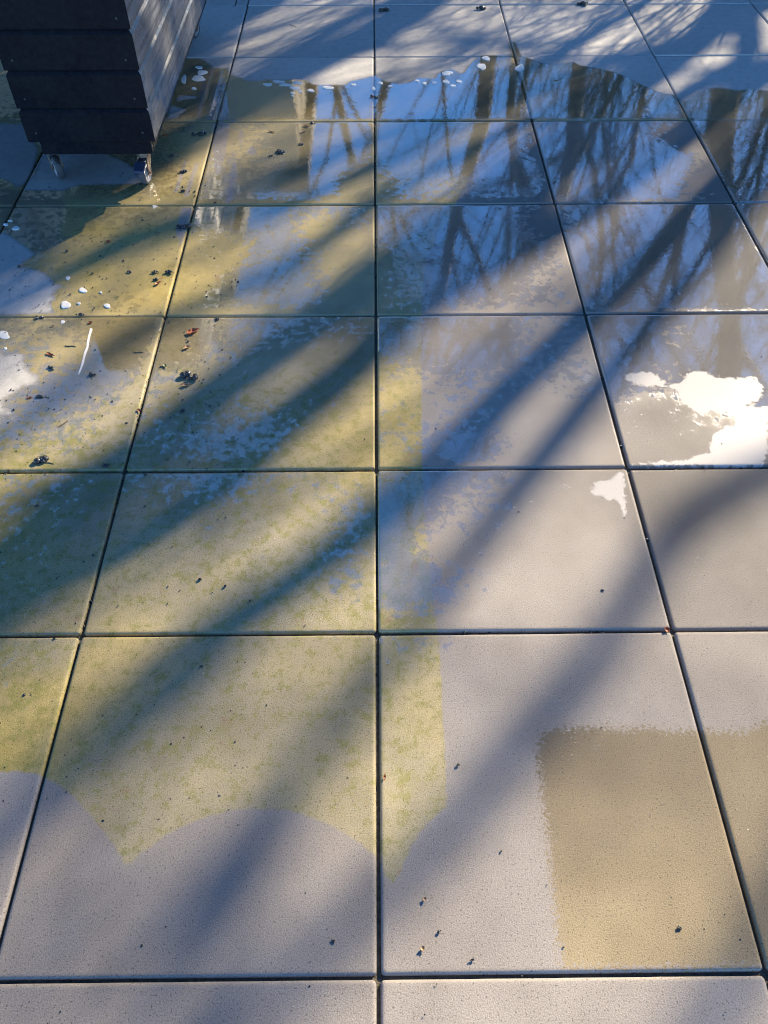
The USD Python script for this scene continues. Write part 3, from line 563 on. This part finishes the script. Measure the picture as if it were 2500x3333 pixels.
# ------------------------------------------------------------------ house behind, left: its shaded front is what the left slabs mirror
HOUSE = simple('rendered_wall', (.20, .17, .13), .9, .2, 2, .004, 60)
ROOF = simple('dark_roof', (.05, .045, .042), .8, .3, 8)
PANE = mat('window_pane', {'f': ('fresnel', {'IOR': 1.45}), 't': ('transparent_bsdf', {}), 's': ('glossy_bsdf', {'roughness': .01}), 'm': ('mix_closure', {})}, [('f.fac', 'm.fac'), ('t.BSDF', 'm.closure1'), ('s.BSDF', 'm.closure2')], surface='m.closure')
FRAME = simple('dark_frame', (.03, .03, .032), .5)
h = thing('house', 'shaded house beyond the left slabs, visible only as a dark reflection', 'house', (-3.4, 7.0, -.06))
hb = lambda a, b: trimesh.creation.box(bounds=[a, b])
obj('wall', [hb((-5.6, -2.8, 0), (1.3, 3.0, 4.9))], HOUSE, h); obj('wall', [hb((1.302, -2.6, 0), (2.55, 2.6, 3.1))], HOUSE, h)
obj('roof', [hb((-5.8, -3.0, 4.902), (1.5, 3.2, 5.2))], ROOF, h); obj('roof', [hb((1.502, -2.8, 3.102), (2.65, 2.8, 3.3))], ROOF, h)
for wx, wz in ((-4.2, .9), (-1.8, .9), (-4.2, 3.2), (-1.8, 3.2)):
    w = obj('window', [hb((wx, -2.86, wz), (wx + 1.3, -2.802, wz + .07)), hb((wx, -2.86, wz + 1.13), (wx + 1.3, -2.802, wz + 1.2)), hb((wx, -2.86, wz + .072), (wx + .07, -2.802, wz + 1.128)), hb((wx + 1.23, -2.86, wz + .072), (wx + 1.3, -2.802, wz + 1.128))], FRAME, h)
    obj('pane', hb((wx + .072, -2.84, wz + .074), (wx + 1.228, -2.83, wz + 1.126)), PANE, str(w.GetPath()))

# ------------------------------------------------------------------ foam
def blob(cx, cy, rx, ry, off, s, seed, z=.0022):
    """a flat domed foam patch, its outline wobbling, from its place in a photo crop"""
    lr = np.random.default_rng(seed); a = np.linspace(0, 2 * np.pi, 28, endpoint=False)
    w = 1 + .16 * np.cos(2 * a + lr.uniform(0, 6)) + .10 * np.cos(3 * a + lr.uniform(0, 6)) + .05 * np.cos(5 * a + lr.uniform(0, 6))
    out = zpoly(np.column_stack([cx + rx * w * np.cos(a), cy + ry * w * np.sin(a)]), off, s)
    if sg.Polygon(out).exterior.is_ccw is False: out = out[::-1]
    return dome_patch(out, z)
def dome_patch(out, z=.0022, hgt=.001):
    c = out.mean(0); n = len(out); V, Fc = [], []
    for k, (q, hh) in enumerate(((1, 0), (.97, .45), (.88, .8), (.6, 1.0))):
        V.append(np.column_stack([c + (out - c) * q, np.full(n, z + hgt * hh)]))
    V = np.vstack(V + [np.append(c, z + hgt)[None]])
    for r in range(3):
        for i in range(n):
            j = (i + 1) % n; Fc += [[r * n + i, r * n + j, (r + 1) * n + j], [r * n + i, (r + 1) * n + j, (r + 1) * n + i]]
    Fc += [[3 * n + i, 3 * n + (i + 1) % n, 4 * n] for i in range(n)]
    lo = np.column_stack([out, np.full(n, z - .004)]); b = len(V); V = np.vstack([V, lo])
    for i in range(n):
        j = (i + 1) % n; Fc += [[b + i, b + j, j], [b + i, j, i]]
    return V, np.array(Fc)
foam = [((1415, 85, 25, 15), ZA, 'oval foam patch at the top of the puddle below the back joint'), ((1385, 140, 26, 22), ZA, 'curved foam patch under the oval one near the centre back'), ((1642, 150, 26, 24), ZA, 'large foam patch lying over the right middle joint'),
        ((1150, 185, 36, 14), ZA, 'long foam patch perched on the shoreline bump of the puddle'), ((1145, 243, 22, 12), ZA, 'foam fleck at the right end of the shoreline bump of foam on the puddle edge'), ((1230, 240, 20, 8), ZA, 'flat foam fleck right of the shoreline foam bump on the puddle edge'), ((1190, 270, 16, 8), ZA, 'foam fleck sitting lowest below the shoreline bump on the puddle edge'), ((1000, 255, 14, 8), ZA, 'foam fleck midway between the centre joint and the shoreline bump on the puddle edge'), ((950, 237, 14, 7), ZA, 'thin foam fleck on the water line left of the shoreline bump on the puddle edge'), ((1065, 250, 18, 6), ZA, 'slim foam fleck just left of the shoreline bump on the puddle edge'), ((703, 252, 15, 9), ZA, 'foam fleck touching the centre joint from the right on the puddle edge'), ((768, 274, 14, 7), ZA, 'foam fleck second to the right of the centre joint on the puddle edge'),
        ((655, 290, 10, 12), ZA, 'foam patch caught against the centre joint'), ((518, 263, 14, 7), ZA, 'foam fleck first to the left of the centre joint on the puddle edge'), ((350, 284, 38, 10), ZA, 'long narrow foam streak on the puddle left of the centre joint'), ((232, 302, 24, 9), ZA, 'foam fleck at the right end of the dense foam cluster on the puddle edge'), ((160, 308, 14, 7), ZA, 'foam fleck under the right side of the dense foam cluster on the puddle edge'), ((125, 285, 33, 13), ZA, 'rounded foam patch in the dense foam cluster'), ((140, 250, 33, 11), ZA, 'foam patch at the top of the dense foam cluster'), ((60, 264, 36, 9), ZA, 'flat foam patch in the middle of the dense foam cluster'), ((15, 243, 38, 10), ZA, 'leading foam patch at the left of the dense foam cluster'), ((-60, 262, 34, 8), ZA, 'tapering foam streak trailing left from the foam cluster'), ((108, 320, 14, 6), ZA, 'foam fleck hanging just below the dense foam cluster on the puddle edge'), ((108, 338, 8, 4), ZA, 'tiniest foam fleck, lowest under the dense foam cluster on the puddle edge'),
        ((497, 635, 22, 14), Z4, 'round foam spot on the olive slab nearest the dry island'), ((605, 648, 7, 5), Z4, "smallest foam dot between the round and oval spots left of the joint crossing"), ((393, 722, 24, 25), Z4, 'lobed foam spot just above the joint on the olive slab'), ((473, 714, 9, 6), Z4, "small foam dot just right of the lobed foam spot"), ((643, 728, 20, 11), Z4, 'oval foam spot right of the lobed one above the joint'), ((407, 562, 14, 9), Z4, "foam spot at the edge of the sun by the dry island's upper tip"), ((377, 826, 14, 9), Z4, 'foam spot just below the joint beside a dark crumb'), ((22, 905, 38, 22), Z4, 'tongue of foam entering from the left picture edge'), ((95, 263, 20, 12), Z4, "bluish white foam oval, biggest in the planter's shade"), ((35, 240, 13, 7), Z4, "pale foam spot left of the biggest one in the planter's shade"), ((62, 218, 12, 4), Z4, "thin pale foam sliver above the others in the planter's shade"), ((33, 985, 10, 7), Z4, "foam dot at the left picture edge above the lower dry island"),
        ((1365, 490, 30, 18), Z1, 'foam patch in the sunlit wet strip right of the planter'), ((1345, 455, 22, 10), Z1, 'farthest foam patch beside the planter side'), ((1340, 530, 50, 17), Z1, 'long wavy foam patch nearest the shadow beside the planter'), ((1242, 535, 18, 26), Z1, 'foam patch half hidden against the planter side'), ((1310, 597, 18, 8), Z1, 'foam fleck at the shadow line beside the planter')]
for k, (b, z, lab) in enumerate(foam):
    o = obj('foam_patch', blob(*b, *z, 100 + k, .0022 if z is ZA else .0006), FOAM, smooth=40)
    data(o.GetPrim(), lab, 'foam', 'foam patches on the wet slabs')
ZL = ((0, 900), 2.37)
line = [(697, 400), (684, 450), (672, 500), (668, 545), (650, 585), (644, 615), (632, 660), (622, 700), (608, 735), (606, 760), (618, 742), (634, 700), (648, 665), (656, 625), (666, 592), (682, 550), (688, 505), (698, 455), (714, 406)]
def flat_patch(out, z=.0006, hgt=.0005):
    cs = mf.CrossSection([np.asarray(out, float)], mf.FillRule.NonZero)
    if cs.area() <= 0: cs = mf.CrossSection([np.asarray(out, float)[::-1]], mf.FillRule.NonZero)
    me = mf.Manifold.extrude(cs, hgt + .003).translate([0, 0, z - .003]).to_mesh()
    return np.array(me.vert_properties)[:, :3], np.array(me.tri_verts)
o = obj('foam_strand', flat_patch(zpoly(line, *ZL)), FOAM); data(o.GetPrim(), 'thin crooked white foam strand on the left slab beside a blue reflection', 'foam')
o = obj('foam_triangle', flat_patch(zpoly([(915, 125), (945, 130), (935, 142), (922, 148)], *Z4)), FOAM); data(o.GetPrim(), 'small pointed foam fleck dripping over the joint below the castor', 'foam')

# ------------------------------------------------------------------ leaves, twigs, clumps
def clump(x, y, size, seed):
    lr = np.random.default_rng(seed); parts = []
    c = gp(x, y)
    for k in range(lr.integers(5, 9)):
        s = trimesh.creation.icosphere(2, size * lr.uniform(.18, .42))
        v = s.vertices; s.vertices = v * (1 + .35 * meshkit.fbm(v / size * 5 + k)[:, None]) * [1, 1, .75]
        s.apply_translation([c[0] + lr.normal(0, size * .42), c[1] + lr.normal(0, size * .25), .001 + size * lr.uniform(.08, .25)]); parts.append(s)
    for k in range(3):
        a = lr.uniform(0, 6.28); p = np.array([[0, 0, size * .15], [math.cos(a) * size * .5, math.sin(a) * size * .5, size * .3], [math.cos(a + .3) * size * 1.0, math.sin(a + .3) * size * .9, size * .12]]) + c
        v, f = tube(p, [.0009, .0008, .0005], 5); parts.append(trimesh.Trimesh(v, f))
    return parts
def leaf(x, y, length, width, yaw, seed, curl=.35):
    lr = np.random.default_rng(seed); c = gp(x, y)
    u = np.linspace(0, 1, 13); vv = np.linspace(-1, 1, 7)
    w = width * np.sin(np.pi * u ** .8) ** .8 * (1 + .25 * np.sin(u * 17 + seed))
    X = (u[:, None] - .5) * length + 0 * vv; Y = w[:, None] * vv * .5
    Zz = .0015 + curl * width * (vv ** 2)[None] * np.sin(np.pi * u)[:, None] + .25 * length * curl * ((u - .5) ** 2)[:, None] * 2 + .0008 * np.sin(9 * u)[:, None]
    co, si = math.cos(yaw), math.sin(yaw)
    V = np.column_stack([(X * co - Y * si).ravel() + c[0], (X * si + Y * co).ravel() + c[1], Zz.ravel()])
    i = np.arange(13 * 7).reshape(13, 7); a, b, d, e = i[:-1, :-1].ravel(), i[1:, :-1].ravel(), i[1:, 1:].ravel(), i[:-1, 1:].ravel()
    f = np.vstack([np.column_stack([a, b, d]), np.column_stack([a, d, e])])
    n = len(V); V2 = V - [0, 0, .0006]
    me = trimesh.Trimesh(np.vstack([V, V2]), np.vstack([f, f[:, ::-1] + n]), process=False)
    return me
def twig(x, y, length, yaw, r=.0011):
    c = gp(x, y); t = np.linspace(-.5, .5, 6)
    p = np.column_stack([c[0] + t * length * math.cos(yaw) + .05 * length * np.sin(t * 9) * math.sin(yaw), c[1] + t * length * math.sin(yaw) + .05 * length * np.sin(t * 9), np.full(6, .0018)])
    return tube(p, [r, r, r * 1.1, r, r * .9, r * .6], 7)
clumps = [(1247, 35, .030, 'dark leaf lump on the dry slab right of the far centre joint'), (1568, 29, .032, 'dark clump on the far dry slab beside the right joint'), (1898, 15, .026, 'dark crumb at the far joint, upper right'), (1216, 317, .020, 'reddish dark clump sitting on the centre joint in the puddle'), (655, 438, .026, 'spiky black moss clump right of the planter'),
          (914, 497, .024, 'black moss clump in the middle of the olive slab behind the castor row'), (880, 509, .010, 'small black crumb beside a moss clump on the olive slab'), (593, 741, .026, 'glossy black clump beside the left joint'), (554, 888, .017, 'black pellet left of the left joint'), (506, 888, .011, 'black pellet with a pale streak on the olive slab'), (506, 910, .012, 'black pellet just above a curled orange leaf'), (420, 886, .010, 'lone small black pellet near the shadow limb on olive slab'),
          (561, 508, .013, 'black crumb in the sunlit slab right of the castor'), (595, 560, .014, 'black crumb with a tan husk right of the castor'), (597, 622, .010, 'small black crumb just above the joint right of the castor'), (981, 470, .010, 'black crumb lying in the blue reflection left of the centre joint'), (1020, 401, .011, 'dark crumb just under the puddle joint'),
          (617, 1229, .030, 'big glistening black clump in the middle of the slab'), (169, 1199, .013, 'dark flat clump in the shadow on the left slab'), (299, 1223, .013, 'dark crumb below the white foam strand'), (130, 1293, .012, 'dark crumb beside the dry island'), (141, 1497, .022, 'crumbly moss clump on a green patch at the left joint'), (260, 1027, .012, 'dark crumb sitting in the left joint'), (131, 1035, .011, 'dark crumb under the left joint'), (705, 1040, .010, 'dark crumb just under the joint left of the orange leaf'),
          (1488, 2490, .007, 'dark grain on the cleaned slab left of the brown patch'), (2211, 3023, .008, 'dark grain on the brown slab at lower right'), (1959, 1922, .006, 'single dark grain on the cleaned slab above the shadow'), (122, 1647, .008, 'dark grain on the yellow slab at the left edge'), (1085, 3065, .006, 'dark grain left of the near centre joint'), (1537, 3125, .006, 'dark grain by the near joint right of centre'), (1427, 3033, .006, 'dark grain on the near slab right of the centre joint'), (347, 1516, .010, 'dark pebble just above the left joint crossing')]
for k, (x, y, s, lab) in enumerate(clumps):
    o = obj('dirt_clump', clump(x, y, s * (.85 if s > .009 else .6), 300 + k), CLUMP, smooth=50); data(o.GetPrim(), lab, 'dirt clump', 'dark clumps lying on the slabs')
leaves = [(997, 413, .030, .010, -.5, LEAF_TAN, 'tan husk lying under the puddle joint'), (988, 431, .028, .008, .5, LEAF_TAN, 'slender tan husk below another one by the puddle joint'), (884, 431, .032, .007, -.35, LEAF_TAN, 'long tan seed on the olive slab'), (514, 924, .026, .009, .9, LEAF_RED, 'curled orange leaf beside black pellets'), (538, 442, .022, .008, .3, LEAF_RED, 'rusty leaf scrap close to the planter side'),
          (586, 562, .018, .006, .2, LEAF_TAN, 'tan husk touching a black crumb right of the castor'), (701, 661, .010, .009, .2, LEAF_RED, 'red bud sitting on the joint'), (629, 1081, .040, .017, .6, LEAF_RED, 'rust red leaf below the left joint crossing'), (610, 1132, .026, .010, .6, LEAF_TAN, 'pale tan husk below the red leaf'), (538, 1192, .018, .007, -1.0, BUD_GREEN, 'green bud beside the left joint'), (606, 1255, .030, .011, .25, LEAF_TAN, 'tan leaf touching the big black clump'),
          (454, 1338, .016, .008, -.4, LEAF_RED, 'orange husk lying in the left joint'), (165, 1156, .032, .008, -.5, LEAF_RED, 'orange brown seed on the left slab'), (295, 1052, .014, .009, .0, LEAF_RED, 'orange bud at the top of the foam strand'), (353, 788, .018, .010, .1, LEAF_RED, 'rust coloured bud in the sun below the planter shadow'), (97, 1296, .016, .006, .1, LEAF_RED, 'red brown husk beside the dry island'), (1382, 2927, .008, .005, .6, LEAF_TAN, 'tan flake on the near slab right of the centre joint'), (1376, 3088, .009, .006, 1.2, LEAF_TAN, 'tan flake close to the near joint'), (172, 1063, .012, .006, .1, LEAF_TAN, 'small tan husk below the left joint'), (2170, 2050, .014, .010, 1.5, LEAF_RED, 'rusty scrap wedged at the right joint crossing'), (1810, 264, .022, .007, 0.05, LEAF_TAN, 'tan husk floating in the puddle at right'), (1252, 2530, .012, .004, 1.5, LEAF_RED, 'reddish scrap in the centre joint')]
for k, (x, y, a, b, yaw, mt, lab) in enumerate(leaves):
    o = obj('dry_leaf', leaf(x, y, a, b, yaw, 500 + k), mt, smooth=60); data(o.GetPrim(), lab, 'leaf', 'leaf scraps and husks on the slabs')
twigs = [(230, 1128, .030, -.05, 'short dark twig in the shadow on the left slab'), (452, 1148, .028, 0.0, 'short grey twig in the blue reflection'), (207, 1381, .032, .9, 'pale thin twig on the left slab'), (140, 1509, .050, .02, 'twig lying under the moss clump'), (525, 546, .050, .15, 'thin curved twig beside the right castor'), (955, 85, .04, -.7, 'thin stalk on the far dry slab'), (60, 372, .07, 1.0, 'thin twig left of the planter')]
for k, (x, y, a, yaw, lab) in enumerate(twigs):
    o = obj('twig', twig(x, y, a, yaw), TWIG, smooth=60); data(o.GetPrim(), lab, 'twig', 'twigs on the slabs')

# water beads standing on the damp slabs: far too many to count
BEAD = mat('water_bead', {'g': ('geometry', {}), 'ior': ('mix_float', {'a': 1.5, 'b': 1 / 1.5}), 'f': ('fresnel', {}), 't': ('transparent_bsdf', {'color': (.97, .97, .97)}), 's': ('glossy_bsdf', {'color': (1., 1., 1.), 'roughness': .13}), 'm': ('mix_closure', {})},
           [('g.backfacing', 'ior.fac'), ('ior.result', 'f.IOR'), ('f.fac', 'm.fac'), ('t.BSDF', 'm.closure1'), ('s.BSDF', 'm.closure2')], surface='m.closure')
ico = trimesh.creation.icosphere(1, 1.0); lr = np.random.default_rng(78)
top = ico.vertices.copy(); top[:, 2] = np.maximum(top[:, 2], -.05)
V, Fc, n = [], [], 0
zones = [((880, 700), (1420, 1990), 2600), ((520, 640), (810, 1360), 1700), ((1280, 680), (1659, 1350), 350), ((150, 1360), (800, 1900), 1300), ((1190, 1540), (1640, 1850), 900), ((1180, 1500), (1420, 1620), 500), ((1440, 380), (1600, 440), 260), ((1000, 300), (1250, 440), 300)]
for (x0, y0), (x1, y1), cnt in zones:
    px, py = lr.uniform(x0, x1, cnt), lr.uniform(y0, y1, cnt)
    c = gp(px * K, py * K); keep = meshkit.fbm(c * 7 + 3) + lr.normal(0, .2, cnt) > .02
    for p in c[keep]:
        if min(abs((p[0] + .3) % .6 - .3), min(abs(p[1] - r) for r in ROWS)) < .009: continue
        r = lr.lognormal(math.log(.00085), .35)
        V.append(top * [r * lr.uniform(.8, 1.3), r * lr.uniform(.8, 1.3), r * .62] + p + [0, 0, .0002]); Fc.append(ico.faces + n); n += len(top)
o = obj('water_beads', (np.vstack(V), np.vstack(Fc)), BEAD, smooth=89); data(o.GetPrim(), 'tiny water beads glinting on the damp slabs', 'water beads', kind='stuff')

# fine dark grit washed over the left slabs: too small and many to count
V, Fc, n = [], [], 0
ico = trimesh.creation.icosphere(1, 1.0)
lr = np.random.default_rng(77)
for k in range(1320):
    if k > 1050 and k < 1200: continue
    if k < 950: px, py = lr.uniform(0, 780), lr.uniform(560, 1560)
    elif k < 1200: px, py = lr.uniform(0, 820) * 1.0, lr.uniform(1560, 2700)
    else: px, py = lr.uniform(0, 2500), lr.uniform(0, 3333)
    c = gp(px, py); s = lr.lognormal(math.log(.0013), .4)
    if k > 1200: s *= .8
    V.append(ico.vertices * s * lr.uniform(.6, 1.3, 3) * [1, 1, .7] + c + [0, 0, s * .3 + .0003]); Fc.append(ico.faces + n); n += len(ico.vertices)
for k in range(420):                                           # crumbs in the joints
    if lr.random() < .6: x, y = lr.choice([-.6, -.6, 0, -1.2, .6, 1.2]) + lr.normal(0, .002), lr.uniform(-3.6, .1)
    else: x, y = lr.uniform(-1.3, 1.5), lr.choice([0, -.6, -1.2, -1.8, -2.4, -3.0, -3.451, -4.066]) + lr.normal(0, .002)
    s = lr.lognormal(math.log(.0022), .35)
    V.append(ico.vertices * s * lr.uniform(.6, 1.4, 3) + [x, y, -.007]); Fc.append(ico.faces + n); n += len(ico.vertices)
o = obj('grit', (np.vstack(V), np.vstack(Fc)), CLUMP, smooth=60); data(o.GetPrim(), 'fine dark grit scattered over the wet slabs', 'grit', kind='stuff')
